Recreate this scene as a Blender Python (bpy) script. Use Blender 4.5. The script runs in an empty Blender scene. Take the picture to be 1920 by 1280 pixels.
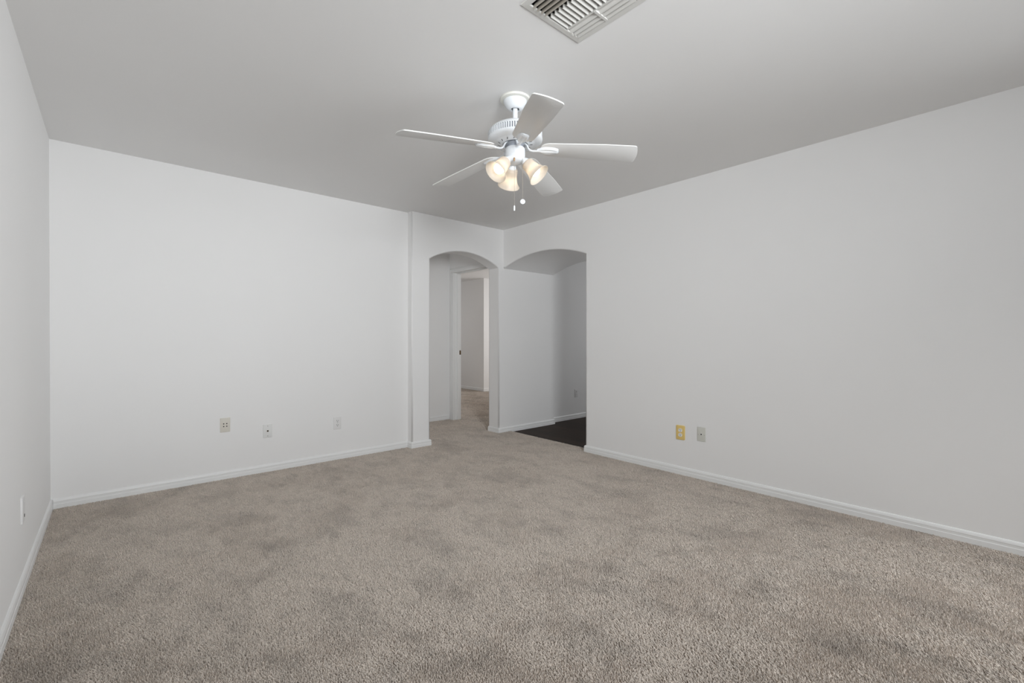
import bpy, bmesh, math, random
import numpy as np
from mathutils import Vector, Matrix

R = math.radians
random.seed(7)
rng = np.random.default_rng(7)
scene = bpy.context.scene
col = scene.collection

# ------------------------------------------------------------------ camera
YAW, PITCH, ROLL, CAM_H, F_PX = 0.7239, -0.0047, 0.0004, 1.1209, 848.6
th = YAW
Fv = Vector((math.sin(th) * math.cos(PITCH), math.cos(th) * math.cos(PITCH), math.sin(PITCH)))
Rv = Vector((math.cos(th), -math.sin(th), 0.0))
Uv = Rv.cross(Fv)
R2 = Rv * math.cos(ROLL) + Uv * math.sin(ROLL)
U2 = -Rv * math.sin(ROLL) + Uv * math.cos(ROLL)
cam_data = bpy.data.cameras.new('camera')
cam = bpy.data.objects.new('camera', cam_data)
col.objects.link(cam)
cam.matrix_world = Matrix((
    (R2.x, U2.x, -Fv.x, 0.0),
    (R2.y, U2.y, -Fv.y, 0.0),
    (R2.z, U2.z, -Fv.z, CAM_H),
    (0, 0, 0, 1)))
cam_data.sensor_width = 36.0
cam_data.lens = F_PX / 1920.0 * 36.0
cam_data.clip_start = 0.02
scene.camera = cam

# ------------------------------------------------------------------ world, lights, exposure
scene.view_settings.view_transform = 'Standard'
scene.view_settings.look = 'None'
scene.view_settings.gamma = 1.0
scene.view_settings.use_curve_mapping = False
scene.view_settings.exposure = 0.05
scene.cycles.max_bounces = 12
scene.cycles.diffuse_bounces = 8
scene.cycles.adaptive_threshold = 0.02
scene.cycles.use_denoising = True

world = bpy.data.worlds.new('world')
scene.world = world
world.use_nodes = True
bg = world.node_tree.nodes['Background']
bg.inputs['Color'].default_value = (0.80, 0.90, 1.0, 1)
bg.inputs['Strength'].default_value = 0.8


def area(name, loc, direction, sx, sy, power, color=(1, 1, 1), spread=180):
    d = bpy.data.lights.new(name, 'AREA')
    d.shape = 'RECTANGLE'
    d.size, d.size_y = sx, sy
    d.energy = power
    d.color = color
    d.spread = R(spread)
    o = bpy.data.objects.new(name, d)
    col.objects.link(o)
    o.location = loc
    o.rotation_euler = Vector(direction).to_track_quat('-Z', 'Y').to_euler()
    return o


YR = -1.5                      # rear wall, behind the camera
XLW, XRW = -0.307, 3.554       # side walls
# unseen windows behind the camera, laid out for the light: (wall, from, to, sill, head, key)
WINDOWS = [('rear', -0.20, 0.75, 0.10, 1.08), ('rear', -0.20, 0.75, 1.14, 2.20), ('rear', 0.90, 1.85, 0.40, 2.10),
           ('rear', 2.00, 3.30, 0.40, 2.10), ('right', -1.40, -0.45, 0.40, 2.10)]
# added lights at them, aimed to brighten chosen surfaces: window, direction, spread, key
RAYS = [(1, (0, 1, 0), 180, 'straight'), (1, (0.6, 1, 0.06), 90, 'right'), (1, (0.35, 1, 0.0), 80, 'ahead'),
        (4, (-1, 1.0, 0.12), 80, 'side'), (3, (0.05, 1, -1.0), 70, 'down'), (3, (-0.75, 1, 0.06), 56, 'left')]
LW = dict(straight=1.0, right=26.0, ahead=10.6, side=9.2, down=9.5, left=8.2, bulb=2.5, hall=3.2, bedroom=28.0, bedroom_far=5.5, hallway=15.0, sky=0.2)
bg.inputs['Strength'].default_value = LW['sky']
for wi, dv, spr, key in RAYS:
    if LW[key] <= 0: continue
    wl, a0, a1, b0, b1 = WINDOWS[wi]
    p = ((a0 + a1) / 2, YR - 0.14, (b0 + b1) / 2) if wl == 'rear' else (XRW + 0.14, (a0 + a1) / 2, (b0 + b1) / 2)
    area('window_daylight', p, dv, a1 - a0, b1 - b0, LW[key], (0.95, 0.978, 1.0), spr)
area('bedroom_window_daylight', (7.62, 6.3, 1.45), (-1, 0, 0), 1.5, 1.3, LW['bedroom'], (1.0, 0.98, 0.97))
area('bedroom_window_daylight', (4.6, 9.72, 1.45), (0, -1, 0), 1.3, 1.3, LW['bedroom_far'], (1.0, 0.98, 0.97))  # added fill to lift the dim far wall, its window made up
area('hallway_window_daylight', (7.14, 3.0, 1.35), (-1, 0.1, 0), 1.2, 1.3, LW['hallway'], (0.97, 0.98, 1.0))  # added fill for the hallway wall, coming from a made-up window
area('back_hall_daylight', (0.86, 4.87, 1.4), (1, 0, 0), 0.8, 1.6, LW['hall'], (1.0, 0.99, 0.98))  # added fill inside the back hall, no known source there


# ------------------------------------------------------------------ materials
def lin(r, g, b):
    f = lambda c: (c / 255) / 12.92 if c / 255 <= 0.04045 else ((c / 255 + 0.055) / 1.055) ** 2.4
    return (f(r), f(g), f(b), 1)


def new_mat(name, color, rough=0.5, metal=0.0, spec=0.5):
    m = bpy.data.materials.new(name)
    m.use_nodes = True
    b = m.node_tree.nodes['Principled BSDF']
    b.inputs['Base Color'].default_value = color
    b.inputs['Roughness'].default_value = rough
    b.inputs['Metallic'].default_value = metal
    b.inputs['Specular IOR Level'].default_value = spec
    return m


def add_noise_bump(m, scale, strength, dist=0.002, detail=4, col_var=0.0):
    nt = m.node_tree
    b = nt.nodes['Principled BSDF']
    tc = nt.nodes.new('ShaderNodeTexCoord')
    n = nt.nodes.new('ShaderNodeTexNoise')
    n.inputs['Scale'].default_value = scale
    n.inputs['Detail'].default_value = detail
    bp = nt.nodes.new('ShaderNodeBump')
    bp.inputs['Strength'].default_value = strength
    bp.inputs['Distance'].default_value = dist
    nt.links.new(tc.outputs['Object'], n.inputs['Vector'])
    nt.links.new(n.outputs['Fac'], bp.inputs['Height'])
    nt.links.new(bp.outputs['Normal'], b.inputs['Normal'])
    if col_var:
        c = b.inputs['Base Color'].default_value[:]
        n2 = nt.nodes.new('ShaderNodeTexNoise')
        n2.inputs['Scale'].default_value = 1.7
        n2.inputs['Detail'].default_value = 3
        mx = nt.nodes.new('ShaderNodeMix')
        mx.data_type = 'RGBA'
        mx.inputs['A'].default_value = tuple(x * (1 - col_var) for x in c[:3]) + (1,)
        mx.inputs['B'].default_value = tuple(min(1, x * (1 + col_var)) for x in c[:3]) + (1,)
        nt.links.new(tc.outputs['Object'], n2.inputs['Vector'])
        nt.links.new(n2.outputs['Fac'], mx.inputs['Factor'])
        nt.links.new(mx.outputs['Result'], b.inputs['Base Color'])
    return m


M = {}
M['wall'] = add_noise_bump(new_mat('wall_paint', (0.86, 0.857, 0.853, 1), 0.75, spec=0.25), 160, 0.12, 0.0015, 3, 0.012)
M['ceiling'] = add_noise_bump(new_mat('ceiling_paint', (0.85, 0.845, 0.838, 1), 0.9, spec=0.1), 38, 0.22, 0.002, 5, 0.012)
M['trim'] = add_noise_bump(new_mat('trim_paint', (0.84, 0.845, 0.84, 1), 0.4, spec=0.4), 60, 0.03, 0.001)
M['fan_white'] = add_noise_bump(new_mat('white_enamel', (0.84, 0.87, 0.90, 1), 0.25, spec=0.5), 300, 0.02, 0.0005)
M['blade'] = add_noise_bump(new_mat('white_blade', (0.82, 0.82, 0.81, 1), 0.33, spec=0.5), 120, 0.03, 0.0005)
M['cream'] = add_noise_bump(new_mat('cream_plastic', (0.82, 0.815, 0.76, 1), 0.4), 200, 0.02, 0.0005)
M['dark'] = add_noise_bump(new_mat('dark_recess', (0.05, 0.055, 0.065, 1), 0.7), 80, 0.1)
M['iron'] = add_noise_bump(new_mat('grey_casting', (0.42, 0.45, 0.50, 1), 0.5), 80, 0.1)
M['slot'] = add_noise_bump(new_mat('slot_shadow_metal', (0.22, 0.24, 0.27, 1), 0.6), 80, 0.1)
M['vent'] = add_noise_bump(new_mat('vent_enamel', (0.68, 0.673, 0.645, 1), 0.45), 25, 0.05, 0.001, 3, 0.05)
M['dusty'] = add_noise_bump(new_mat('dusty_enamel', (0.43, 0.40, 0.35, 1), 0.6), 30, 0.08, 0.001, 4, 0.18)
M['duct'] = add_noise_bump(new_mat('duct_metal', (0.16, 0.15, 0.14, 1), 0.55, 0.3), 40, 0.1)
M['plate_white'] = add_noise_bump(new_mat('white_plate', (0.78, 0.78, 0.77, 1), 0.4), 200, 0.02, 0.0005)
M['plate_painted'] = add_noise_bump(new_mat('painted_plate', (0.79, 0.785, 0.78, 1), 0.65), 200, 0.06, 0.0005)
M['plate_almond'] = add_noise_bump(new_mat('almond_plate', (0.71, 0.68, 0.61, 1), 0.4), 200, 0.02, 0.0005)
M['plate_grey'] = add_noise_bump(new_mat('grey_almond_plate', (0.66, 0.66, 0.61, 1), 0.4), 200, 0.02, 0.0005)
M['plate_yellow'] = add_noise_bump(new_mat('yellow_plate', (0.80, 0.59, 0.21, 1), 0.35), 200, 0.02, 0.0005)
M['receptacle'] = add_noise_bump(new_mat('white_receptacle', (0.84, 0.84, 0.83, 1), 0.35), 200, 0.02, 0.0005)
M['hole'] = add_noise_bump(new_mat('socket_hole', (0.035, 0.03, 0.025, 1), 0.6), 80, 0.1)
M['brass'] = add_noise_bump(new_mat('aged_brass', (0.15, 0.10, 0.05, 1), 0.5, 0.6), 90, 0.05)
M['screw'] = add_noise_bump(new_mat('screw_metal', (0.45, 0.44, 0.42, 1), 0.4, 0.6), 200, 0.05)
M['chain'] = add_noise_bump(new_mat('chain_metal', (0.62, 0.58, 0.52, 1), 0.3, 0.8), 400, 0.05)
M['amber'] = add_noise_bump(new_mat('copper_bead', (0.50, 0.32, 0.18, 1), 0.35, 0.6), 200, 0.05)


def carpet_mat():
    m = bpy.data.materials.new('carpet_yarn')
    m.use_nodes = True
    nt = m.node_tree
    b = nt.nodes['Principled BSDF']
    b.inputs['Roughness'].default_value = 0.95
    b.inputs['Specular IOR Level'].default_value = 0.08
    b.inputs['Sheen Weight'].default_value = 0.0
    b.inputs['Sheen Roughness'].default_value = 0.6
    tc = nt.nodes.new('ShaderNodeTexCoord')

    def noise(scale, detail, rough=0.55, sy=1.0, rot=0.0):
        mp = nt.nodes.new('ShaderNodeMapping')
        mp.inputs['Scale'].default_value = (1, sy, 1)
        mp.inputs['Rotation'].default_value = (0, 0, rot)
        n = nt.nodes.new('ShaderNodeTexNoise')
        n.inputs['Scale'].default_value = scale
        n.inputs['Detail'].default_value = detail
        n.inputs['Roughness'].default_value = rough
        nt.links.new(tc.outputs['Object'], mp.inputs['Vector'])
        nt.links.new(mp.outputs['Vector'], n.inputs['Vector'])
        return n.outputs['Fac']

    def ramp(fac, a, bb, lo, hi):
        r = nt.nodes.new('ShaderNodeMapRange')
        r.inputs['From Min'].default_value = a
        r.inputs['From Max'].default_value = bb
        r.inputs['To Min'].default_value = lo
        r.inputs['To Max'].default_value = hi
        nt.links.new(fac, r.inputs['Value'])
        return r.outputs['Result']

    def mul(x, y):
        k = nt.nodes.new('ShaderNodeMath')
        k.operation = 'MULTIPLY'
        nt.links.new(x, k.inputs[0])
        nt.links.new(y, k.inputs[1])
        return k.outputs[0]

    # light and dark of brushed, trodden pile painted in as loose patches, and every yarn end a little lighter or darker
    pile_tone = mul(ramp(noise(4.2, 5, 0.62, 0.6, 0.6), 0.36, 0.51, 0.88, 1.03), ramp(noise(11.0, 4, 0.6, 0.6, -0.4), 0.35, 0.46, 0.90, 1.01))
    hi = nt.nodes.new('ShaderNodeHairInfo')
    yarn = ramp(hi.outputs['Random'], 0.0, 1.0, 0.82, 1.12)
    f = mul(pile_tone, yarn)
    hue = nt.nodes.new('ShaderNodeMix')
    hue.data_type = 'RGBA'
    hue.inputs['A'].default_value = (0.620, 0.545, 0.478, 1)
    hue.inputs['B'].default_value = (0.620, 0.568, 0.515, 1)
    nt.links.new(noise(70, 2), hue.inputs['Factor'])
    mx = nt.nodes.new('ShaderNodeVectorMath')
    mx.operation = 'SCALE'
    nt.links.new(hue.outputs['Result'], mx.inputs[0])
    nt.links.new(f, mx.inputs['Scale'])
    nt.links.new(mx.outputs['Vector'], b.inputs['Base Color'])
    return m


def wood_mat():
    m = bpy.data.materials.new('dark_wood_planks')
    m.use_nodes = True
    nt = m.node_tree
    b = nt.nodes['Principled BSDF']
    b.inputs['Roughness'].default_value = 0.5
    b.inputs['Specular IOR Level'].default_value = 0.07
    tc = nt.nodes.new('ShaderNodeTexCoord')
    mp = nt.nodes.new('ShaderNodeMapping')
    mp.inputs['Rotation'].default_value = (0, 0, R(90))
    br = nt.nodes.new('ShaderNodeTexBrick')
    br.inputs['Color1'].default_value = (0.054, 0.036, 0.027, 1)
    br.inputs['Color2'].default_value = (0.037, 0.026, 0.020, 1)
    br.inputs['Mortar'].default_value = (0.012, 0.010, 0.009, 1)
    br.inputs['Scale'].default_value = 1.0
    br.inputs['Mortar Size'].default_value = 0.0015
    br.inputs['Brick Width'].default_value = 1.1
    br.inputs['Row Height'].default_value = 0.125
    gr = nt.nodes.new('ShaderNodeTexNoise')
    gr.inputs['Scale'].default_value = 14
    gr.inputs['Detail'].default_value = 6
    mp2 = nt.nodes.new('ShaderNodeMapping')
    mp2.inputs['Scale'].default_value = (12, 1, 1)
    mx = nt.nodes.new('ShaderNodeMix')
    mx.data_type = 'RGBA'
    mx.blend_type = 'MULTIPLY'
    mx.inputs['Factor'].default_value = 0.5
    L = nt.links.new
    L(tc.outputs['Object'], mp.inputs['Vector'])
    L(mp.outputs['Vector'], br.inputs['Vector'])
    L(tc.outputs['Object'], mp2.inputs['Vector'])
    L(mp2.outputs['Vector'], gr.inputs['Vector'])
    L(br.outputs['Color'], mx.inputs['A'])
    L(gr.outputs['Fac'], mx.inputs['B'])
    L(mx.outputs['Result'], b.inputs['Base Color'])
    return m


M['carpet'] = carpet_mat()
M['wood'] = wood_mat()


def glass_shade_mat():
    m = bpy.data.materials.new('frosted_glass')
    m.use_nodes = True
    nt = m.node_tree
    b = nt.nodes['Principled BSDF']
    b.inputs['Base Color'].default_value = (0.80, 0.755, 0.70, 1)
    b.inputs['Roughness'].default_value = 0.4
    tr = nt.nodes.new('ShaderNodeBsdfTranslucent')
    tr.inputs['Color'].default_value = (1.0, 0.93, 0.83, 1)
    n = nt.nodes.new('ShaderNodeTexNoise')
    n.inputs['Scale'].default_value = 60
    rm = nt.nodes.new('ShaderNodeMapRange')
    rm.inputs['To Min'].default_value = 0.46
    rm.inputs['To Max'].default_value = 0.54
    mx = nt.nodes.new('ShaderNodeMixShader')
    out = nt.nodes['Material Output']
    nt.links.new(n.outputs['Fac'], rm.inputs['Value'])
    nt.links.new(rm.outputs['Result'], mx.inputs['Fac'])
    nt.links.new(b.outputs['BSDF'], mx.inputs[1])
    nt.links.new(tr.outputs['BSDF'], mx.inputs[2])
    nt.links.new(mx.outputs['Shader'], out.inputs['Surface'])
    return m


def bulb_mat():
    m = new_mat('lit_bulb', (1, 0.95, 0.85, 1), 0.3)
    b = m.node_tree.nodes['Principled BSDF']
    b.inputs['Emission Color'].default_value = (1.0, 0.92, 0.79, 1)
    b.inputs['Emission Strength'].default_value = LW['bulb']
    return m


M['shade'] = glass_shade_mat()
M['bulb'] = bulb_mat()


# ------------------------------------------------------------------ mesh helpers
def tag(o, label=None, cat=None, group=None, kind=None):
    if label: o['label'] = label
    if cat: o['category'] = cat
    if group: o['group'] = group
    if kind: o['kind'] = kind
    return o


def empty(name, loc, label, cat, group=None, rot=(0, 0, 0)):
    o = bpy.data.objects.new(name, None)
    col.objects.link(o)
    o.empty_display_size = 0.05
    o.location = loc
    o.rotation_euler = rot
    return tag(o, label, cat, group)


def obj(name, bm, mats, parent=None, smooth=False, recalc=True):
    if recalc:
        bmesh.ops.recalc_face_normals(bm, faces=bm.faces)
    me = bpy.data.meshes.new(name)
    if smooth:
        for f in bm.faces: f.smooth = True
        for e in bm.edges:
            if len(e.link_faces) == 2 and e.calc_face_angle(0) > R(38):
                e.smooth = False
    bm.to_mesh(me)
    bm.free()
    if not isinstance(mats, (list, tuple)): mats = [mats]
    for m in mats: me.materials.append(m)
    o = bpy.data.objects.new(name, me)
    col.objects.link(o)
    if parent: o.parent = parent
    return o


def bx(bm, x0, x1, y0, y1, z0, z1, mi=0, mat=None):
    vs = [bm.verts.new((x, y, z)) for x in (x0, x1) for y in (y0, y1) for z in (z0, z1)]
    if mat is not None:
        for v in vs: v.co = mat @ v.co
    fs = []
    for q in ((0, 1, 3, 2), (4, 6, 7, 5), (0, 4, 5, 1), (2, 3, 7, 6), (0, 2, 6, 4), (1, 5, 7, 3)):
        f = bm.faces.new([vs[i] for i in q])
        f.material_index = mi
        fs.append(f)
    return vs, fs


def bevel_all(bm, w, seg=2, geom=None):
    bmesh.ops.bevel(bm, geom=geom if geom else list(bm.edges), offset=w, segments=seg, profile=0.5, affect='EDGES', clamp_overlap=True)


def lathe(bm, prof, seg=48, mat=None, mi=0, cap0=False, cap1=False):
    rings = []
    for r, z in prof:
        ring = []
        for i in range(seg):
            a = 2 * math.pi * i / seg
            v = Vector((r * math.cos(a), r * math.sin(a), z))
            ring.append(bm.verts.new(mat @ v if mat is not None else v))
        rings.append(ring)
    for a, b in zip(rings, rings[1:]):
        for i in range(seg):
            f = bm.faces.new((a[i], a[(i + 1) % seg], b[(i + 1) % seg], b[i]))
            f.material_index = mi
    if cap0: bm.faces.new(rings[0][::-1]).material_index = mi
    if cap1: bm.faces.new(rings[-1]).material_index = mi
    return rings


def tube(bm, pts, rad, seg=10, mi=0, flat=None):
    """round (or flattened) bar along a polyline"""
    pts = [Vector(p) for p in pts]
    rads = rad if isinstance(rad, (list, tuple)) else [rad] * len(pts)
    rings = []
    for i, p in enumerate(pts):
        t = (pts[min(i + 1, len(pts) - 1)] - pts[max(i - 1, 0)]).normalized()
        side = t.cross(Vector((0, 0, 1)))
        if side.length < 1e-4: side = Vector((1, 0, 0))
        side.normalize()
        up = side.cross(t).normalized()
        rr = rads[i]
        ra, rb = rr if isinstance(rr, (list, tuple)) else (rr, rr)
        rings.append([bm.verts.new(p + side * ra * math.cos(2 * math.pi * k / seg) + up * rb * math.sin(2 * math.pi * k / seg)) for k in range(seg)])
    for a, b in zip(rings, rings[1:]):
        for k in range(seg):
            bm.faces.new((a[k], a[(k + 1) % seg], b[(k + 1) % seg], b[k])).material_index = mi
    bm.faces.new(rings[0][::-1]).material_index = mi
    bm.faces.new(rings[-1]).material_index = mi


def extrude_poly(pts2, axis, a0, a1):
    """closed 2-D outline extruded along axis 'x' (outline in y,z) or 'y' (outline in x,z)"""
    bm = bmesh.new()
    def mk(p, a): return (a, p[0], p[1]) if axis == 'x' else (p[0], a, p[1])
    A = [bm.verts.new(mk(p, a0)) for p in pts2]
    B = [bm.verts.new(mk(p, a1)) for p in pts2]
    n = len(pts2)
    bm.faces.new(A)
    bm.faces.new(B[::-1])
    for i in range(n):
        bm.faces.new((A[i], B[i], B[(i + 1) % n], A[(i + 1) % n]))
    bmesh.ops.recalc_face_normals(bm, faces=bm.faces)
    return bm


def arch_pts(a0, a1, spring, peak, n=28):
    c = (a1 - a0) / 2
    h = peak - spring
    rad = (c * c + h * h) / (2 * h)
    mid = (a0 + a1) / 2
    half = math.asin(c / rad)
    return [(mid + rad * math.sin(-half + 2 * half * i / n), peak - rad + rad * math.cos(-half + 2 * half * i / n)) for i in range(n + 1)]


def soften(bm, test, w=0.014, seg=4):
    """bullnose the drywall edges picked by test(midpoint, edge)"""
    es = [e for e in bm.edges if len(e.link_faces) == 2 and test((e.verts[0].co + e.verts[1].co) / 2, e)]
    before = set(bm.faces)
    r = bmesh.ops.bevel(bm, geom=es, offset=w, segments=seg, profile=0.5, affect='EDGES', clamp_overlap=True)
    for f in r['faces']: f.smooth = True


# ------------------------------------------------------------------ room shell
XL, XR, YB, YA, H = -0.307, 3.554, 4.258, 4.177, 2.44
WT = 0.12
AY1 = 4.372                 # back face of the arch wall
PX0, PX1 = 2.314, 3.479     # pillar left corner, arch right jamb
PJ = 2.529                  # arch left jamb
PASS_X = 4.441              # far end of the vaulted passage
JY = 2.907                  # near jamb of the passage in the right wall
HALL_Y = 5.37
DWX = 3.572                 # bedroom door wall
CARPET_X = 3.665
WOOD_Z = -0.014
SPR, PKA, PKB = 1.978, 2.107, 2.097


def box_obj(name, boxes, m, kind='structure'):
    bm = bmesh.new()
    for b in boxes: bx(bm, *b)
    o = obj(name, bm, m)
    return tag(o, kind=kind)


ZT = H + 0.02
# left wall and the plain part of the back wall
def holed(a0, a1, holes, mk):
    """boxes of a wall running from a0 to a1 that leave the window holes open"""
    out, p = [], a0
    for h0 in sorted(set(h[0] for h in holes)):
        st = sorted(h for h in holes if h[0] == h0)
        h1 = st[0][1]
        out += [mk(p, h0, -0.03, ZT), mk(h0, h1, -0.03, st[0][2])]
        for k, h in enumerate(st):
            out.append(mk(h0, h1, h[3], st[k + 1][2] if k + 1 < len(st) else ZT))
        p = h1
    return out + [mk(p, a1, -0.03, ZT)]


W_REAR = [w[1:] for w in WINDOWS if w[0] == 'rear']
W_LEFT = [w[1:] for w in WINDOWS if w[0] == 'left']
W_RIGHT = [w[1:] for w in WINDOWS if w[0] == 'right']
box_obj('wall_left', holed(YR - WT, YB, W_LEFT, lambda p, q, z0, z1: (XL - WT, XL, p, q, z0, z1)), M['wall'])
box_obj('wall_back', [(XL - WT, PX0 + 0.03, YB, YB + WT, -0.03, ZT)], M['wall'])
box_obj('wall_rear', holed(XL, XR, W_REAR, lambda p, q, z0, z1: (p, q, YR - WT, YR, z0, z1)), M['wall'])
box_obj('wall_side', holed(YR - WT, -0.4, W_RIGHT, lambda p, q, z0, z1: (XR, XR + WT, p, q, z0, z1)), M['wall'])


def window_frame(n, wl, a0, a1, b0, b1):
    bm = bmesh.new()
    for p, q, z0, z1 in ((a0, a0 + .04, b0, b1), (a1 - .04, a1, b0, b1), (a0 + .04, a1 - .04, b0, b0 + .04), (a0 + .04, a1 - .04, b1 - .04, b1),
                         (a0 + .04, a1 - .04, (b0 + b1) / 2 - .02, (b0 + b1) / 2 + .02)):
        if wl == 'rear': bx(bm, p, q, YR - 0.09, YR - 0.05, z0, z1)
        elif wl == 'left': bx(bm, XL - 0.09, XL - 0.05, p, q, z0, z1)
        else: bx(bm, XR + 0.05, XR + 0.09, p, q, z0, z1)
    tag(obj('window_%d' % n, bm, M['trim']), kind='structure')


for i, w in enumerate(WINDOWS): window_frame(i + 1, *w)

# arched wall in the far corner: proud of the back wall, runs on as the side of the vaulted passage
arcA = arch_pts(PJ, PX1, SPR, PKA)
outline = [(PX0, -0.03), (PJ, -0.03)] + arcA + [(PX1, -0.03), (PASS_X, -0.03), (PASS_X, ZT), (PX0, ZT)]
bm = extrude_poly(outline, 'y', YA, AY1)


def tA(c, e):
    on_face = all(abs(v.co.y - YA) < 1e-4 or abs(v.co.y - AY1) < 1e-4 for v in e.verts)
    same = abs(e.verts[0].co.y - e.verts[1].co.y) < 1e-4
    in_open = PJ - 0.001 <= c.x <= PX1 + 0.001 and -0.029 < c.z < PKA + 0.001
    left = abs(c.x - PX0) < 1e-3 and abs(c.y - YA) < 1e-3 and abs(e.verts[0].co.x - e.verts[1].co.x) < 1e-4
    return same and on_face and (in_open or left)


soften(bm, tA)
tag(obj('wall_corner', bm, M['wall'], recalc=True), kind='structure')

# right wall, thick where the vaulted passage cuts through it
arcB = arch_pts(JY, YA, SPR, PKB)
outline = [(-0.4, -0.03), (JY, -0.03)] + arcB[:-1] + [(YA, SPR), (YA, ZT), (-0.4, ZT)]
bm = extrude_poly(outline, 'x', XR, PASS_X)


def tB(c, e):
    same = abs(e.verts[0].co.x - e.verts[1].co.x) < 1e-4
    return same and JY - 0.001 <= c.y <= YA - 0.001 and -0.029 < c.z < PKB + 0.001


soften(bm, tB)
tag(obj('wall_right', bm, M['wall']), kind='structure')

# hallway beyond the passage
HY = 4.262
box_obj('wall_hallway', [(PASS_X, 7.0, HY, AY1, -0.03, ZT), (7.0, 7.1, 0.6, 2.4, -0.03, ZT), (7.0, 7.1, 3.6, AY1, -0.03, ZT), (7.0, 7.1, 2.4, 3.6, -0.03, 0.7), (7.0, 7.1, 2.4, 3.6, 2.0, ZT), (PASS_X, 7.1, 0.5, 0.6, -0.03, ZT)], M['wall'])
# small hall behind the arch
DY0, DY1, DZ = 4.462, 5.262, 2.045
box_obj('wall_hall', [(0.6, DWX + 0.12, HALL_Y, HALL_Y + 0.1, -0.03, ZT), (0.6, 0.7, YB + WT, HALL_Y, -0.03, ZT),
                      (0.6, PX0 + 0.05, YB + WT, YB + WT + 0.02, -0.03, ZT)], M['wall'])
box_obj('wall_doorway', [(DWX, DWX + 0.12, DY1 + 0.02, HALL_Y, -0.03, ZT), (DWX, DWX + 0.12, AY1, DY0 - 0.02, -0.03, ZT),
                         (DWX, DWX + 0.12, DY0 - 0.02, DY1 + 0.02, DZ + 0.02, ZT)], M['wall'])
# bedroom seen through the door
BX1, BY1, KX, KY = 7.5, 9.6, 6.02, 7.73
box_obj('wall_bedroom', [(DWX + 0.02, DWX + 0.12, HALL_Y + 0.1, BY1, -0.03, ZT), (DWX + 0.02, 3.95, BY1, BY1 + 0.1, -0.03, ZT), (5.25, KX, BY1, BY1 + 0.1, -0.03, ZT), (3.95, 5.25, BY1, BY1 + 0.1, -0.03, 0.8), (3.95, 5.25, BY1, BY1 + 0.1, 2.1, ZT),
                         (KX, BX1 + 0.1, KY, KY + 0.1, -0.03, ZT), (KX, KX + 0.1, KY + 0.1, BY1 + 0.1, -0.03, ZT),
                         (DWX + 0.12, BX1 + 0.1, AY1, AY1 + 0.06, -0.03, ZT),
                         (BX1, BX1 + 0.1, AY1 + 0.06, 5.5, -0.03, ZT), (BX1, BX1 + 0.1, 7.1, KY, -0.03, ZT),
                         (BX1, BX1 + 0.1, 5.5, 7.1, -0.03, 0.8), (BX1, BX1 + 0.1, 5.5, 7.1, 2.1, ZT)], M['wall'])

# ceilings
VX0, VX1, VY0, VY1 = 1.209, 1.559, 0.970, 1.320
hx0, hx1, hy0, hy1 = VX0 + .028, VX1 - .028, VY0 + .028, VY1 - .028
Cx0, Cx1, Cy0, Cy1 = XL - WT, XR + 0.02, YR - WT, YB + WT
bm = bmesh.new()
xs, ys = [Cx0, hx0, hx1, Cx1], [Cy0, hy0, hy1, Cy1]
gv = [[[bm.verts.new((x, y, z)) for z in (H, H + 0.1)] for y in ys] for x in xs]
for i in range(3):
    for j in range(3):
        if i == 1 and j == 1: continue
        bm.faces.new((gv[i][j][0], gv[i][j + 1][0], gv[i + 1][j + 1][0], gv[i + 1][j][0]))
        bm.faces.new((gv[i][j][1], gv[i + 1][j][1], gv[i + 1][j + 1][1], gv[i][j + 1][1]))
for (a, b) in (((1, 1), (2, 1)), ((2, 1), (2, 2)), ((2, 2), (1, 2)), ((1, 2), (1, 1))):
    bm.faces.new((gv[a[0]][a[1]][0], gv[b[0]][b[1]][0], gv[b[0]][b[1]][1], gv[a[0]][a[1]][1]))
tag(obj('ceiling', bm, M['ceiling']), kind='structure')
box_obj('ceiling_hall', [(0.6, DWX + 0.12, YB + WT, HALL_Y + 0.1, H, H + 0.1), (PASS_X, 7.1, 0.5, AY1, H, H + 0.1),
                         (DWX + 0.12, BX1 + 0.1, AY1, BY1 + 0.1, H, H + 0.1)], M['ceiling'])

# floors: dark planks in the hallway, carpet everywhere else
box_obj('floor_hallway', [(CARPET_X - 0.005, 7.1, 0.5, YA + 0.1, WOOD_Z - 0.05, WOOD_Z)], M['wood'])


BACK_Z = -0.012                # woven backing; the pile stands on it up to about z = 0
tag(box_obj('floor', [(XL - 0.02, CARPET_X, YR - 0.02, AY1, BACK_Z - 0.03, BACK_Z), (0.6, DWX + 0.13, AY1, HALL_Y + 0.02, BACK_Z - 0.03, BACK_Z),
                      (DWX + 0.13, BX1, AY1, BY1, BACK_Z - 0.03, BACK_Z)], M['carpet']), kind='structure')


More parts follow.
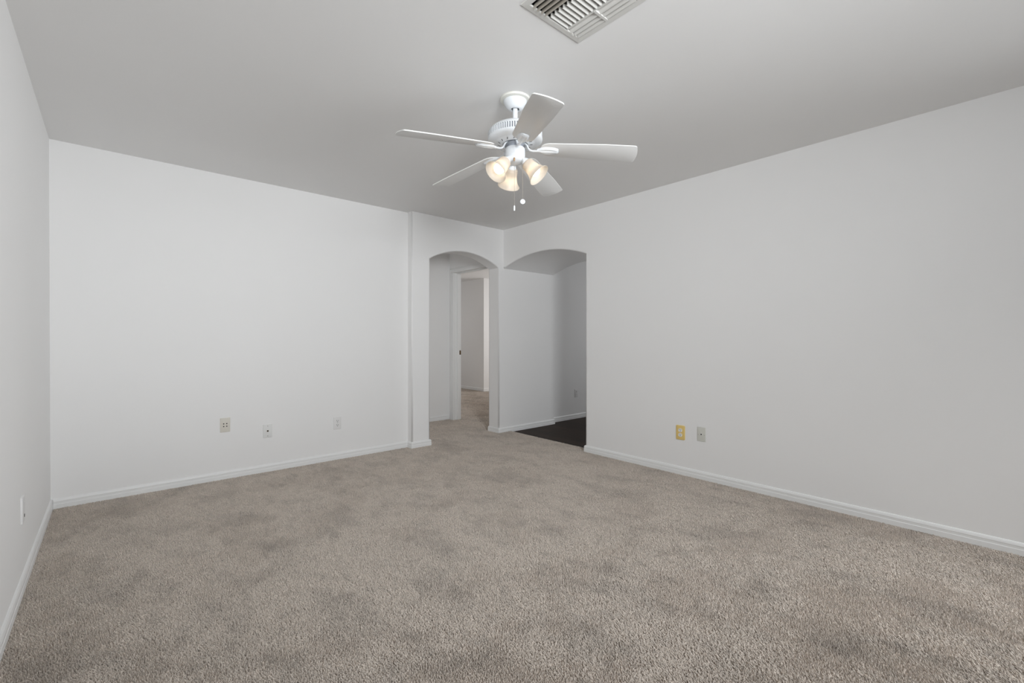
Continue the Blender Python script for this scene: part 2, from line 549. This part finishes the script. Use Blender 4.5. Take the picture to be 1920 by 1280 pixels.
def carpet_pile():
    """cut pile: every strand is one yarn end, leaning with the brushed nap, gaps opening where it was trodden"""
    P, Rd = [], []

    def field(x, y, cell, seed):
        r = np.random.default_rng(seed)
        g = r.random((90, 90))
        u, w = (x + 2.0) / cell, (y + 2.5) / cell
        i, j = np.floor(u).astype(int), np.floor(w).astype(int)
        fu, fw = u - i, w - j
        fu, fw = fu * fu * (3 - 2 * fu), fw * fw * (3 - 2 * fw)
        G = lambda p, q: g[p % 90, q % 90]
        return (G(i, j) * (1 - fu) + G(i + 1, j) * fu) * (1 - fw) + (G(i, j + 1) * (1 - fu) + G(i + 1, j + 1) * fu) * fw

    def lay(x0, x1, y0, y1, sp, rad, grow=1.0):
        gx, gy = np.meshgrid(np.arange(x0 + sp / 2, x1, sp), np.arange(y0 + sp / 2, y1, sp), indexing='ij')
        x = (gx + rng.uniform(-.55, .55, gx.shape) * sp).ravel()
        y = (gy + rng.uniform(-.55, .55, gx.shape) * sp).ravel()
        x = np.clip(x, x0 + 0.001, x1 - 0.001)
        y = np.clip(y, y0 + 0.001, y1 - 0.001)
        f = 0.45 * field(x, y * 1.5, 0.36, 1) + 0.33 * field(x, y * 1.4, 0.15, 2) + 0.22 * field(x, y, 0.055, 3)
        open_ = np.clip((f - 0.47) / 0.20, 0, 1)             # 1 where the pile is brushed open
        n = len(x)
        keep = rng.random(n) > 0.05 + 0.16 * open_
        x, y, open_, n = x[keep], y[keep], open_[keep], int(keep.sum())
        nap = 2.2 + 0.45 * (field(x, y, 0.5, 4) - 0.5) + rng.normal(0, 0.85, n)
        lean = np.clip(rng.normal(0.62, 0.18, n) - 0.42 * open_, 0.05, 1.1)
        ln = rng.normal(0.0132, 0.0012, n) * (1 - 0.16 * open_)
        dx, dy = np.cos(nap) * np.sin(lean), np.sin(nap) * np.sin(lean)
        dz = np.cos(lean)
        p0 = np.stack([x, y, np.full(n, BACK_Z - 0.001)], -1)
        p1 = p0 + np.stack([dx * 0.35, dy * 0.35, 0.5 * (1 + dz) / 2 * np.ones(n)], -1) * ln[:, None]
        p2 = p0 + np.stack([dx, dy, 0.25 + 0.75 * dz], -1) * ln[:, None]
        for p in (p1, p2):                                   # stay clear of walls
            p[:, 0] = np.clip(p[:, 0], x0, x1)
            p[:, 1] = np.clip(p[:, 1], y0, y1)
        P.append(np.stack([p0, p1, p2], 1))
        r = rng.normal(rad, rad * 0.12, n)
        Rd.append(np.stack([r * 0.9, r * 1.0, r * 0.72], 1))

    e = 0.012
    lay(XL + e, XR - e, -0.25, JY, 0.0043, 0.00188)
    lay(XL + e, CARPET_X, JY, YA, 0.0043, 0.00188)
    lay(XL + e, XR - e, YR + e, -0.25, 0.0058, 0.0025)
    lay(XL + e, PX0, YA, YB - e, 0.0050, 0.0022)
    lay(PJ + e, PX1 - e, YA, AY1, 0.0060, 0.0026)
    lay(2.2, DWX, AY1, HALL_Y - e, 0.0062, 0.0027)
    lay(DWX, DWX + 0.13, DY0 + .005, DY1 - .005, 0.0065, 0.0028)
    lay(DWX + 0.13, KX - e, 4.6, KY - e, 0.0085, 0.0036)
    lay(DWX + 0.9, KX - e, KY - e, 9.0, 0.0085, 0.0036)
    P_, R_ = np.concatenate(P), np.concatenate(Rd)
    cu = bpy.data.hair_curves.new('carpet_pile')
    cu.add_curves([3] * len(P_))
    cu.attributes['position'].data.foreach_set('vector', P_.astype(np.float32).ravel())
    ra = cu.attributes.get('radius') or cu.attributes.new('radius', 'FLOAT', 'POINT')
    ra.data.foreach_set('value', R_.astype(np.float32).ravel())
    cu.materials.append(M['carpet'])
    o = bpy.data.objects.new('carpet_pile', cu)
    col.objects.link(o)
    tag(o, 'beige cut pile carpet covering the whole floor up to the baseboards', 'carpet', kind='stuff')


carpet_pile()


# baseboards: a stepped profile swept along the foot of each wall, mitred at corners
PROF = [(0.0, 0.0), (0.0125, 0.0), (0.0125, 0.030), (0.0105, 0.034), (0.0105, 0.046), (0.0115, 0.050), (0.0085, 0.060), (0.005, 0.066), (0.0, 0.068)]


def sweep(name, path, z0=-0.006, side=1):
    """path in plan; the board stands on the side*left of the travel direction"""
    pts = [Vector((p[0], p[1])) for p in path]
    bm = bmesh.new()
    secs = []
    for i, p in enumerate(pts):
        ns = []
        if i > 0: ns.append((pts[i] - pts[i - 1]).normalized())
        if i < len(pts) - 1: ns.append((pts[i + 1] - pts[i]).normalized())
        ns = [Vector((-d.y, d.x)) * side for d in ns]
        n = ns[0] if len(ns) == 1 else (ns[0] + ns[1]) / (1 + ns[0].dot(ns[1]))
        secs.append([bm.verts.new((p.x + n.x * o, p.y + n.y * o, z0 + z * (1.0 if z else 0) + (0 if z else 0))) for o, z in PROF])
    m = len(PROF)
    for a, b in zip(secs, secs[1:]):
        for k in range(m):
            bm.faces.new((a[k], a[(k + 1) % m], b[(k + 1) % m], b[k]))
    bm.faces.new(secs[0])
    bm.faces.new(secs[-1][::-1])
    return tag(obj(name, bm, M['trim']), kind='structure')


sweep('baseboard_left', [(XL, YR), (XL, YB)], side=-1)
sweep('baseboard_back', [(XL + 0.0125, YB), (PX0, YB)], side=-1)
sweep('baseboard_corner', [(PX0, YB - 0.0125), (PX0, YA), (PJ, YA), (PJ, AY1)], side=-1)
sweep('baseboard_passage', [(PX1, AY1), (PX1, YA), (PASS_X, YA), (PASS_X, HY), (7.0, HY)], z0=WOOD_Z, side=-1)
sweep('baseboard_right', [(XR, YR), (XR, JY), (XR + 0.6, JY)], side=1)
sweep('baseboard_hall', [(0.7, HALL_Y), (DWX - 0.02, HALL_Y)], side=-1)
sweep('baseboard_bedroom', [(KX, BY1), (KX, KY), (BX1, KY)], side=-1)

# ------------------------------------------------------------------ bedroom door frame (no leaf in view)
dr = bpy.data.objects.new('door_1', None)
col.objects.link(dr)
dr.location = (DWX, DY1, 0)
tag(dr, kind='structure')


def dpart(name, boxes, m=None, bev=0.004):
    bm = bmesh.new()
    for b in boxes:
        bx(bm, b[0] - DWX, b[1] - DWX, b[2] - DY1, b[3] - DY1, b[4], b[5])
    bevel_all(bm, bev, 2)
    return obj(name, bm, m or M['trim'], dr, smooth=True)


CW = 0.062
dpart('casing', [(DWX - 0.016, DWX, DY1, DY1 + CW, -0.006, DZ), (DWX - 0.016, DWX, DY0 - CW, DY0, -0.006, DZ),
                 (DWX - 0.016, DWX, DY0 - CW, DY1 + CW, DZ, DZ + CW),
                 (DWX - 0.022, DWX - 0.016, DY1 + CW - 0.018, DY1 + CW, -0.006, DZ + CW), (DWX - 0.022, DWX - 0.016, DY0 - CW, DY1 + CW, DZ + CW - 0.018, DZ + CW)])
jamb = dpart('jamb', [(DWX, DWX + 0.12, DY1, DY1 + 0.019, -0.006, DZ), (DWX, DWX + 0.12, DY0 - 0.019, DY0, -0.006, DZ),
               (DWX, DWX + 0.12, DY0 - 0.019, DY1 + 0.019, DZ, DZ + 0.019)], bev=0.002)
dpart('door_stop', [(DWX + 0.05, DWX + 0.085, DY1 - 0.011, DY1, -0.006, DZ - 0.011), (DWX + 0.05, DWX + 0.085, DY0, DY0 + 0.011, -0.006, DZ - 0.011),
                    (DWX + 0.05, DWX + 0.085, DY0, DY1, DZ - 0.011, DZ)], bev=0.002)
st = dpart('strike_plate', [(DWX + 0.090, DWX + 0.117, DY1 - 0.002, DY1 + 0.0005, 0.905, 0.965)], M['brass'], 0.0006)
st['label'] = 'dark brass latch plate'

# ------------------------------------------------------------------ ceiling fan
FX, FY = 1.664, 1.857
fan = empty('ceiling_fan', (FX, FY, H), 'white ceiling fan with five blades and three lit frosted glass lamps', 'ceiling fan')
right2 = Vector((math.cos(th), -math.sin(th), 0))
fwd2 = Vector((math.sin(th), math.cos(th), 0))


def hdir(deg):
    a = R(deg)
    return right2 * math.cos(a) + fwd2 * math.sin(a)


def zz(z): return z - H


bm = bmesh.new()
lathe(bm, [(0.0, 0.0), (0.081, 0.0), (0.083, -0.004), (0.080, -0.010), (0.070, -0.013), (0.0, -0.013)], 56)
ring = obj('ceiling_medallion', bm, M['cream'], fan, smooth=True)
ring['label'] = 'cream mounting ring against the ceiling'
bm = bmesh.new()
lathe(bm, [(0.0, -0.012), (0.060, -0.012), (0.0645, -0.014), (0.0645, -0.019), (0.061, -0.026), (0.054, -0.038), (0.045, -0.049), (0.036, -0.056), (0.029, -0.0585), (0.024, -0.058), (0.023, -0.050)], 56)
lathe(bm, [(0.0235, -0.050), (0.0, -0.050)], 32, mi=1)
obj('canopy', bm, [M['fan_white'], M['dark']], fan, smooth=True)
bm = bmesh.new()
lathe(bm, [(0.0, -0.045), (0.0135, -0.045), (0.0135, -0.136), (0.019, -0.139), (0.019, -0.146), (0.0, -0.146)], 28)
obj('downrod', bm, M['fan_white'], fan, smooth=True)

# motor housing: domed top, ribbed vent band, dished bottom with slots
bm = bmesh.new()
top = [(0.0, zz(2.298)), (0.030, zz(2.298)), (0.060, zz(2.296)), (0.092, zz(2.290)), (0.118, zz(2.280)), (0.136, zz(2.267)), (0.1455, zz(2.255)), (0.1475, zz(2.251))]
lathe(bm, top, 72)
lathe(bm, [(0.1475, zz(2.251)), (0.1425, zz(2.250)), (0.1425, zz(2.223)), (0.1480, zz(2.222))], 72, mi=1)
NR = 72
for i in range(NR):
    mt = Matrix.Rotation(2 * math.pi * i / NR, 4, 'Z') @ Matrix.Translation((0.1475, 0, zz(2.2365)))
    bx(bm, -0.006, 0.0008, -0.0034, 0.0034, -0.0148, 0.0148, 0, mt)
bot = [(0.148, zz(2.222)), (0.1500, zz(2.220)), (0.1505, zz(2.215)), (0.1480, zz(2.209)), (0.141, zz(2.204)), (0.128, zz(2.200)), (0.112, zz(2.198)), (0.108, zz(2.198)), (0.100, zz(2.195)),
       (0.078, zz(2.190)), (0.070, zz(2.189)), (0.068, zz(2.193)), (0.066, zz(2.206)), (0.0, zz(2.206))]
lathe(bm, bot, 72)
for i in range(15):
    a = R(24 * i + 9)
    tilt = math.atan2(0.006, 0.022)
    mt = Matrix.Rotation(a, 4, 'Z') @ Matrix.Translation((0.0895, 0, zz(2.1928))) @ Matrix.Rotation(-0.26, 4, 'Y') @ Matrix.Rotation(0.5, 4, 'Z')
    bx(bm, -0.0075, 0.0075, -0.0016, 0.0016, -0.0012, 0.0008, 2, mt)
obj('motor_housing', bm, [M['fan_white'], M['slot'], M['dark']], fan, smooth=True)
bm = bmesh.new()
lathe(bm, [(0.0, zz(2.208)), (0.050, zz(2.208)), (0.052, zz(2.204)), (0.052, zz(2.190)), (0.046, zz(2.186)), (0.040, zz(2.183)), (0.038, zz(2.160)), (0.0, zz(2.160))], 40)
obj('flywheel', bm, M['iron'], fan, smooth=True)

# switch housing under the motor
bm = bmesh.new()
lathe(bm, [(0.0, zz(2.171)), (0.044, zz(2.171)), (0.052, zz(2.168)), (0.0545, zz(2.161)), (0.0545, zz(2.122)), (0.0535, zz(2.120)), (0.0535, zz(2.118)), (0.0545, zz(2.116)), (0.0545, zz(2.108)),
           (0.052, zz(2.101)), (0.044, zz(2.093)), (0.030, zz(2.087)), (0.014, zz(2.084)), (0.0, zz(2.083))], 48)
for a, z in ((205, 2.155), (265, 2.128), (325, 2.155)):
    d = hdir(a)
    mt = Matrix.Translation((d.x * 0.0545, d.y * 0.0545, zz(z)))
    bmesh.ops.create_uvsphere(bm, u_segments=8, v_segments=6, radius=0.0022, matrix=mt)
obj('switch_housing', bm, M['fan_white'], fan, smooth=True)


def blade_bm():
    """outline in (radial, lateral) then given thickness; lateral + is the low edge"""
    r0, r1 = 0.136, 0.655
    N = 40
    left, rightp = [], []
    for i in range(N + 1):
        t = i / N
        r = r0 + (r1 - r0) * t
        w = 0.055 + 0.016 * min(1, (r - r0) / 0.35)
        if r < r0 + 0.060:
            q = 1 - (r - r0) / 0.060
            w *= math.sqrt(max(0.0, 1 - q ** 2.2))
        left.append((r, w)); rightp.append((r, -w))
    tip_w = left[-1][1]
    # rounded tip corners and a gently bowed end
    def cut(side):
        rc = 0.016
        out = []
        for k in range(6):
            a = k / 5 * math.pi / 2
            out.append((r1 - 0.006 - rc + rc * math.sin(a), side * (tip_w - rc + rc * math.cos(a))))
        return out
    outline = [p for p in left if p[0] < r1 - 0.026] + cut(1)
    for k in range(1, 8):
        s = 1 - 2 * k / 8
        outline.append((r1 - 0.006 + 0.008 * (1 - s * s), s * (tip_w - 0.016)))
    outline += cut(-1)[::-1] + [p for p in reversed(rightp) if p[0] < r1 - 0.026]
    seen, ol = None, []
    for p in outline:
        if seen is None or (p[0] - seen[0]) ** 2 + (p[1] - seen[1]) ** 2 > 1e-9: ol.append(p)
        seen = p
    if (ol[0][0] - ol[-1][0]) ** 2 + (ol[0][1] - ol[-1][1]) ** 2 < 1e-9: ol.pop()
    bm = bmesh.new()
    T = 0.0055
    A = [bm.verts.new((x, y, 0)) for x, y in ol]
    B = [bm.verts.new((x, y, T)) for x, y in ol]
    bm.faces.new(A[::-1]); bm.faces.new(B)
    n = len(ol)
    for i in range(n): bm.faces.new((A[i], A[(i + 1) % n], B[(i + 1) % n], B[i]))
    bmesh.ops.recalc_face_normals(bm, faces=bm.faces)
    es = [e for e in bm.edges if abs(e.verts[0].co.z - e.verts[1].co.z) < 1e-6]
    bmesh.ops.bevel(bm, geom=es, offset=0.0012, segments=2, profile=0.5, affect='EDGES')
    return bm


def bracket_bm(pitch):
    """blade iron: hub foot, S bend, then a fluted shell plate under the blade root (fan-local radial frame)"""
    bm = bmesh.new()
    z = lambda a: a - BLZ
    tube(bm, [(0.034, 0, z(2.197)), (0.046, 0, z(2.197)), (0.056, 0, z(2.193)), (0.066, 0, z(2.181)), (0.073, 0, z(2.166)), (0.082, 0, z(2.156)), (0.096, 0, z(2.151)),
              (0.112, 0, z(2.150)), (0.126, 0, z(2.149)), (0.142, 0, z(2.146))],
         [(0.012, 0.004), (0.012, 0.004), (0.011, 0.0045), (0.010, 0.005), (0.0095, 0.005), (0.009, 0.005), (0.0085, 0.005), (0.0085, 0.005), (0.0095, 0.005), (0.012, 0.004)], 12)
    rot = Matrix.Rotation(DROOP, 4, 'Y') @ Matrix.Rotation(pitch, 4, 'X')
    # shell plate
    secs = [(0.122, 0.009), (0.132, 0.015), (0.147, 0.024), (0.166, 0.030), (0.190, 0.0300), (0.214, 0.0275), (0.230, 0.0235), (0.238, 0.014)]
    NL = 13
    rows_t, rows_b = [], []
    for r, w in secs:
        rt, rb = [], []
        for k in range(NL):
            s = -1 + 2 * k / (NL - 1)
            dome = 0.0110 * (1 - abs(s) ** 2.4) * (1.0 if 0.128 < r < 0.234 else 0.5)
            flute = 0.0022 * math.cos(s * 3 * math.pi) * (1 if 0.14 < r < 0.222 else 0)
            rt.append(bm.verts.new(rot @ Vector((r, s * w, -0.0006))))
            rb.append(bm.verts.new(rot @ Vector((r, s * w, -0.0015 - dome - flute))))
        rows_t.append(rt); rows_b.append(rb)
    for rows in (rows_t, rows_b):
        for a, b in zip(rows, rows[1:]):
            for k in range(NL - 1): bm.faces.new((a[k], a[k + 1], b[k + 1], b[k]))
    for a, b, c, d in zip(rows_t, rows_t[1:], rows_b, rows_b[1:]):
        bm.faces.new((a[0], b[0], d[0], c[0])); bm.faces.new((a[-1], b[-1], d[-1], c[-1]))
    for rt, rb in ((rows_t[0], rows_b[0]), (rows_t[-1], rows_b[-1])):
        for k in range(NL - 1): bm.faces.new((rt[k], rt[k + 1], rb[k + 1], rb[k]))
    return bm


BLZ, PITCHB, A0 = 2.168, R(-12.0), -6.0
DROOP = R(5.3)
for k in range(5):
    d = hdir(A0 + 72 * k)
    ang = math.atan2(d.y, d.x)
    bm = blade_bm()
    bmesh.ops.transform(bm, matrix=Matrix.Rotation(DROOP, 4, 'Y') @ Matrix.Rotation(PITCHB, 4, 'X'), verts=bm.verts)
    b = obj('blade', bm, M['blade'], fan, smooth=True)
    b.location = (0, 0, BLZ - H)
    b.rotation_euler = (0, 0, ang)
    bm = bracket_bm(PITCHB)
    obj('blade_bracket', bm, M['fan_white'], b, smooth=True)

# three lamps
for deg in (106.0, 220.0, 343.0):
    d = hdir(deg)
    tl = R(43)
    ax = (d * math.sin(tl) + Vector((0, 0, -math.cos(tl)))).normalized()
    rotm = ax.to_track_quat('Z', 'Y').to_matrix().to_4x4()
    neck = d * 0.065 + Vector((0, 0, zz(2.083)))
    mt = Matrix.Translation(neck) @ rotm
    bm = bmesh.new()
    lathe(bm, [(0.0, -0.034), (0.012, -0.034), (0.014, -0.026), (0.019, -0.018), (0.0225, -0.010), (0.0240, -0.006), (0.0240, 0.003), (0.0225, 0.005), (0.0, 0.005)], 32, mt)
    holder = obj('lamp_holder', bm, M['fan_white'], fan, smooth=True)
    bm = bmesh.new()
    outer = [(0.0240, 0.000), (0.0300, 0.002), (0.0335, 0.006), (0.0350, 0.014), (0.0360, 0.030), (0.0375, 0.046), (0.0405, 0.060), (0.0455, 0.074), (0.0520, 0.087), (0.0590, 0.097), (0.0635, 0.102)]
    inner = [(r - 0.0026, s + 0.0008) for r, s in reversed(outer)]
    lathe(bm, outer + [(0.0633, 0.1040), (0.0617, 0.1040)] + inner, 48, mt)
    obj('lamp_shade', bm, M['shade'], holder, smooth=True)
    bm = bmesh.new()
    lathe(bm, [(0.0, 0.004), (0.0125, 0.004), (0.0130, 0.022), (0.0165, 0.034), (0.0225, 0.044)], 32, mt, 1)
    lathe(bm, [(0.0225, 0.044), (0.0270, 0.054), (0.0290, 0.066), (0.0270, 0.079), (0.0200, 0.089), (0.0100, 0.0945), (0.0, 0.096)], 32, mt)
    bulb = obj('light_bulb', bm, [M['bulb'], M['fan_white']], holder, smooth=True)

# pull chains
for px, dy, ztop, zend, kind in ((-0.0045, -0.050, 2.094, 1.838, 'stick'), (0.0405, -0.040, 2.098, 1.872, 'disc')):
    base = right2 * px + fwd2 * dy
    bm = bmesh.new()
    tube(bm, [(base.x, base.y, zz(ztop)), (base.x, base.y, zz(zend))], 0.0009, 6)
    for i in range(int((ztop - zend) / 0.0075)):
        bmesh.ops.create_icosphere(bm, subdivisions=1, radius=0.0014, matrix=Matrix.Translation((base.x, base.y, zz(ztop - 0.0075 * i))))
    ch = obj('pull_chain', bm, M['chain'], fan)
    if kind == 'stick':
        bm = bmesh.new()
        lathe(bm, [(0.0, zz(2.100)), (0.0035, zz(2.100)), (0.0045, zz(2.093)), (0.0035, zz(2.082)), (0.0, zz(2.081))], 14, Matrix.Translation((base.x, base.y, 0)))
        obj('chain_ferrule', bm, M['amber'], ch, smooth=True)
        bm = bmesh.new()
        lathe(bm, [(0.0, zz(1.841)), (0.0035, zz(1.841)), (0.0045, zz(1.836)), (0.0045, zz(1.818)), (0.0035, zz(1.814)), (0.0, zz(1.813))], 14, Matrix.Translation((base.x, base.y, 0)))
        obj('chain_pull', bm, M['fan_white'], ch, smooth=True)
    else:
        bm = bmesh.new()
        mt = Matrix.Translation((base.x, base.y, zz(1.866))) @ Matrix.Rotation(-YAW, 4, 'Z') @ Matrix.Rotation(R(90), 4, 'X')
        lathe(bm, [(0.0, -0.003), (0.011, -0.003), (0.0135, -0.0012), (0.0135, 0.0012), (0.011, 0.003), (0.0, 0.003)], 24, mt)
        obj('chain_pull', bm, M['fan_white'], ch, smooth=True)

# ------------------------------------------------------------------ ceiling air register
vent = empty('air_vent', (VX0, VY1, H), 'white square metal air register with angled louvers in the ceiling', 'vent')
S = 0.350
# local: u to +x, v toward the camera (-y), z down negative


def lv(u, v, z): return Vector((u, -v, z))


bm = bmesh.new()
# stamped frame with a raised inner lip
out = [(0, 0), (S, 0), (S, S), (0, S)]
steps = [(0.000, 0.0), (0.0012, -0.0028), (0.004, -0.0036), (0.024, -0.0048), (0.0275, -0.0042), (0.030, 0.000), (0.030, 0.030)]
prev = None
for ins, z in steps:
    ringv = [bm.verts.new(lv(u + (ins if u == 0 else -ins), v + (ins if v == 0 else -ins), z)) for u, v in out]
    if prev:
        for i in range(4): bm.faces.new((prev[i], prev[(i + 1) % 4], ringv[(i + 1) % 4], ringv[i]))
    prev = ringv
for u, v in ((0.060, 0.020), (0.291, 0.020), (0.060, 0.330), (0.291, 0.330)):
    mt = Matrix.Translation(lv(u, v, -0.0044))
    bmesh.ops.create_uvsphere(bm, u_segments=10, v_segments=6, radius=0.0038, matrix=mt @ Matrix.Diagonal((1, 1, 0.35, 1)))
obj('frame', bm, M['vent'], vent)
bm = bmesh.new()
vs, fs = bx(bm, 0.030, S - 0.030, -(S - 0.030), -0.030, 0.0, 0.16)
bm.faces.remove(fs[4])
dk = obj('duct_collar', bm, M['duct'], vent, recalc=False)


def louver(name, p0, p1, tang, w, t=0.0016, m=None):
    """curved strip from p0 to p1; tang = direction of the blade's cross section, downwards"""
    p0, p1 = Vector(p0), Vector(p1)
    tang = Vector(tang).normalized()
    along = (p1 - p0).normalized()
    nrm = tang.cross(along).normalized()
    bm = bmesh.new()
    secs = []
    K = 5
    for p in (p0, p1):
        a, b = [], []
        for k in range(K):
            s = k / (K - 1)
            q = p + tang * (s - 0.5) * w + nrm * (0.10 * w * (1 - (2 * s - 1) ** 2))
            a.append(bm.verts.new(q + nrm * t / 2)); b.append(bm.verts.new(q - nrm * t / 2))
        secs.append(a + b[::-1])
    n = len(secs[0])
    for k in range(n): bm.faces.new((secs[0][k], secs[0][(k + 1) % n], secs[1][(k + 1) % n], secs[1][k]))
    bm.faces.new(secs[0]); bm.faces.new(secs[1][::-1])
    return obj(name, bm, m or M['vent'], vent)


for u in (0.047, 0.069, 0.091, 0.113):
    louver('louver', lv(u, 0.031, -0.001), lv(u, S - 0.031, -0.001), (-0.30, 0, -1), 0.026, 0.0016, M['dusty'])
v = 0.042
while v < S - 0.035:
    louver('louver', lv(0.133, v, 0.000), lv(0.238, v, 0.000), (0, 1.0, -1.0), 0.0165)
    louver('louver_tab', lv(0.1325, v, -0.001), lv(0.1215, v + 0.0125, -0.001), (0.25, 0.25, -1.0), 0.0150)
    v += 0.0218
for u in (0.262, 0.285, 0.307):
    louver('louver', lv(u, 0.031, 0.001), lv(u, 0.172, 0.001), (1.0, 0, -0.75), 0.027)
    louver('louver', lv(u, 0.182, 0.001), lv(u, S - 0.031, 0.001), (1.0, 0, -0.75), 0.027)
bm = bmesh.new()
bx(bm, 0.243, S - 0.028, -0.183, -0.171, -0.008, 0.008)
bx(bm, 0.2385, 0.2480, -(S - 0.030), -0.030, -0.005, 0.022)
bevel_all(bm, 0.0008, 1)
obj('divider_bar', bm, M['vent'], vent)


# ------------------------------------------------------------------ wall plates
def plate(name, loc, rotz, label, m, w=0.070, h=0.115, t=0.0055, corner=0.004, cat='outlet'):
    """plate in local x (width), z (height), facing -y"""
    e = empty(name, loc, label, cat, None, (0, 0, rotz))
    bm = bmesh.new()
    bx(bm, -w / 2, w / 2, -t, 0.0, -h / 2, h / 2)
    ce = [ed for ed in bm.edges if abs(ed.verts[0].co.y - ed.verts[1].co.y) > 1e-5]
    bmesh.ops.bevel(bm, geom=ce, offset=corner, segments=4, profile=0.5, affect='EDGES')
    fe = [ed for ed in bm.edges if all(abs(v.co.y + t) < 1e-5 for v in ed.verts)]
    bmesh.ops.bevel(bm, geom=fe, offset=0.0032, segments=3, profile=0.5, affect='EDGES')
    obj('plate', bm, m, e, smooth=True)
    return e, -t


def disc(bm, cx, cz, r, y0, y1, seg=20, mi=0, sx=1.0):
    mt = Matrix.Translation((cx, 0, cz)) @ Matrix.Rotation(R(90), 4, 'X') @ Matrix.Diagonal((sx, 1, 1, 1))
    lathe(bm, [(r, -y0), (r, -y1)], seg, mt, mi, cap0=True, cap1=True)


def screw(e, y, cz, r=0.0030, m=None, cx=0.0):
    bm = bmesh.new()
    disc(bm, cx, cz, r, y + 0.0002, y - 0.0010, 14)
    obj('screw', bm, m or M['screw'], e)


def duplex(e, y, mface):
    for cz in (0.0195, -0.0195):
        bm = bmesh.new()
        # receptacle face: a circle with flattened top and bottom
        pts = []
        for k in range(28):
            a = 2 * math.pi * k / 28
            pts.append((0.0170 * math.cos(a), max(-0.0142, min(0.0142, 0.0170 * math.sin(a)))))
        A = [bm.verts.new((x, y + 0.0005, z + cz)) for x, z in pts]
        B = [bm.verts.new((x, y - 0.0018, z + cz)) for x, z in pts]
        for k in range(28): bm.faces.new((A[k], A[(k + 1) % 28], B[(k + 1) % 28], B[k]))
        bm.faces.new(B)
        rc = obj('receptacle', bm, mface, e)
        bm = bmesh.new()
        yy = y - 0.0018
        bx(bm, -0.0080, -0.0046, yy - 0.0004, yy + 0.0002, cz + 0.0005, cz + 0.0095)
        bx(bm, 0.0046, 0.0078, yy - 0.0004, yy + 0.0002, cz + 0.0015, cz + 0.0090)
        disc(bm, 0, cz - 0.0065, 0.0034, yy + 0.0002, yy - 0.0004, 14)
        obj('socket_slots', bm, M['hole'], rc)
    screw(e, y, 0.0, 0.0026)


def coax(e, y, dark=0.0042, ringm=None):
    bm = bmesh.new()
    lathe(bm, [(dark, -y - 0.0002), (dark + 0.0022, -y - 0.0002), (dark + 0.0022, -y + 0.0012), (dark, -y + 0.0012)], 18, Matrix.Rotation(R(90), 4, 'X'))
    obj('jack_collar', bm, ringm or M['screw'], e)
    bm = bmesh.new()
    disc(bm, 0, 0, dark, y + 0.0002, y - 0.0014, 16)
    obj('jack_hole', bm, M['hole'], e)


# back wall, left to right
e, y = plate('phone_jack_plate', (0.681, YB, 0.431), 0, 'almond wall plate with four holes, leftmost plate on the back wall', M['plate_almond'], cat='wall plate')
for cx in (-0.0105, 0.0105):
    for cz in (0.0105, -0.0105):
        bm = bmesh.new()
        disc(bm, cx, cz, 0.0048, y + 0.0002, y - 0.0006, 16)
        obj('jack_hole', bm, M['hole'], e)
for cz in (0.042, -0.042): screw(e, y, cz, 0.0028, M['plate_almond'])
e, y = plate('coax_plate', (0.990, YB, 0.342), 0, 'white wall plate with one dark cable jack, between two other plates on the back wall', M['plate_white'], cat='wall plate')
coax(e, y, 0.0052, M['brass'])
for cz in (0.042, -0.042): screw(e, y, cz, 0.0036)
e, y = plate('power_outlet', (1.580, YB, 0.336), 0, 'white duplex outlet painted over, nearest the pillar on the back wall', M['plate_painted'])
duplex(e, y, M['plate_painted'])
# right wall
e, y = plate('power_outlet', (XR, 1.895, 0.345), R(-90), 'yellow plastic duplex outlet plate on the right wall', M['plate_yellow'], 0.078, 0.120, 0.006, 0.010)
duplex(e, y, M['receptacle'])
e, y = plate('coax_plate', (XR, 1.716, 0.358), R(-90), 'grey almond cable jack plate on the right wall beside the yellow outlet', M['plate_grey'], cat='wall plate')
coax(e, y, 0.0062, M['receptacle'])
for cx in (-0.024, 0.024): screw(e, y, -0.004, 0.0028, None, cx)
# left wall
e, y = plate('jack_plate', (XL, 2.990, 0.352), R(90), 'white wall plate with one small low hole on the left wall', M['plate_painted'], 0.072, 0.117, 0.007, cat='wall plate')
bm = bmesh.new()
disc(bm, 0.012, -0.030, 0.0075, y + 0.0002, y - 0.0012, 14)
obj('jack_hole', bm, M['hole'], e)
screw(e, y, 0.036, 0.003, M['plate_painted'])
# hallway
e, y = plate('power_outlet', (5.000, HY, 0.350), 0, 'small pale duplex outlet in the dim hallway above the dark wood floor', M['plate_painted'])
duplex(e, y, M['plate_painted'])
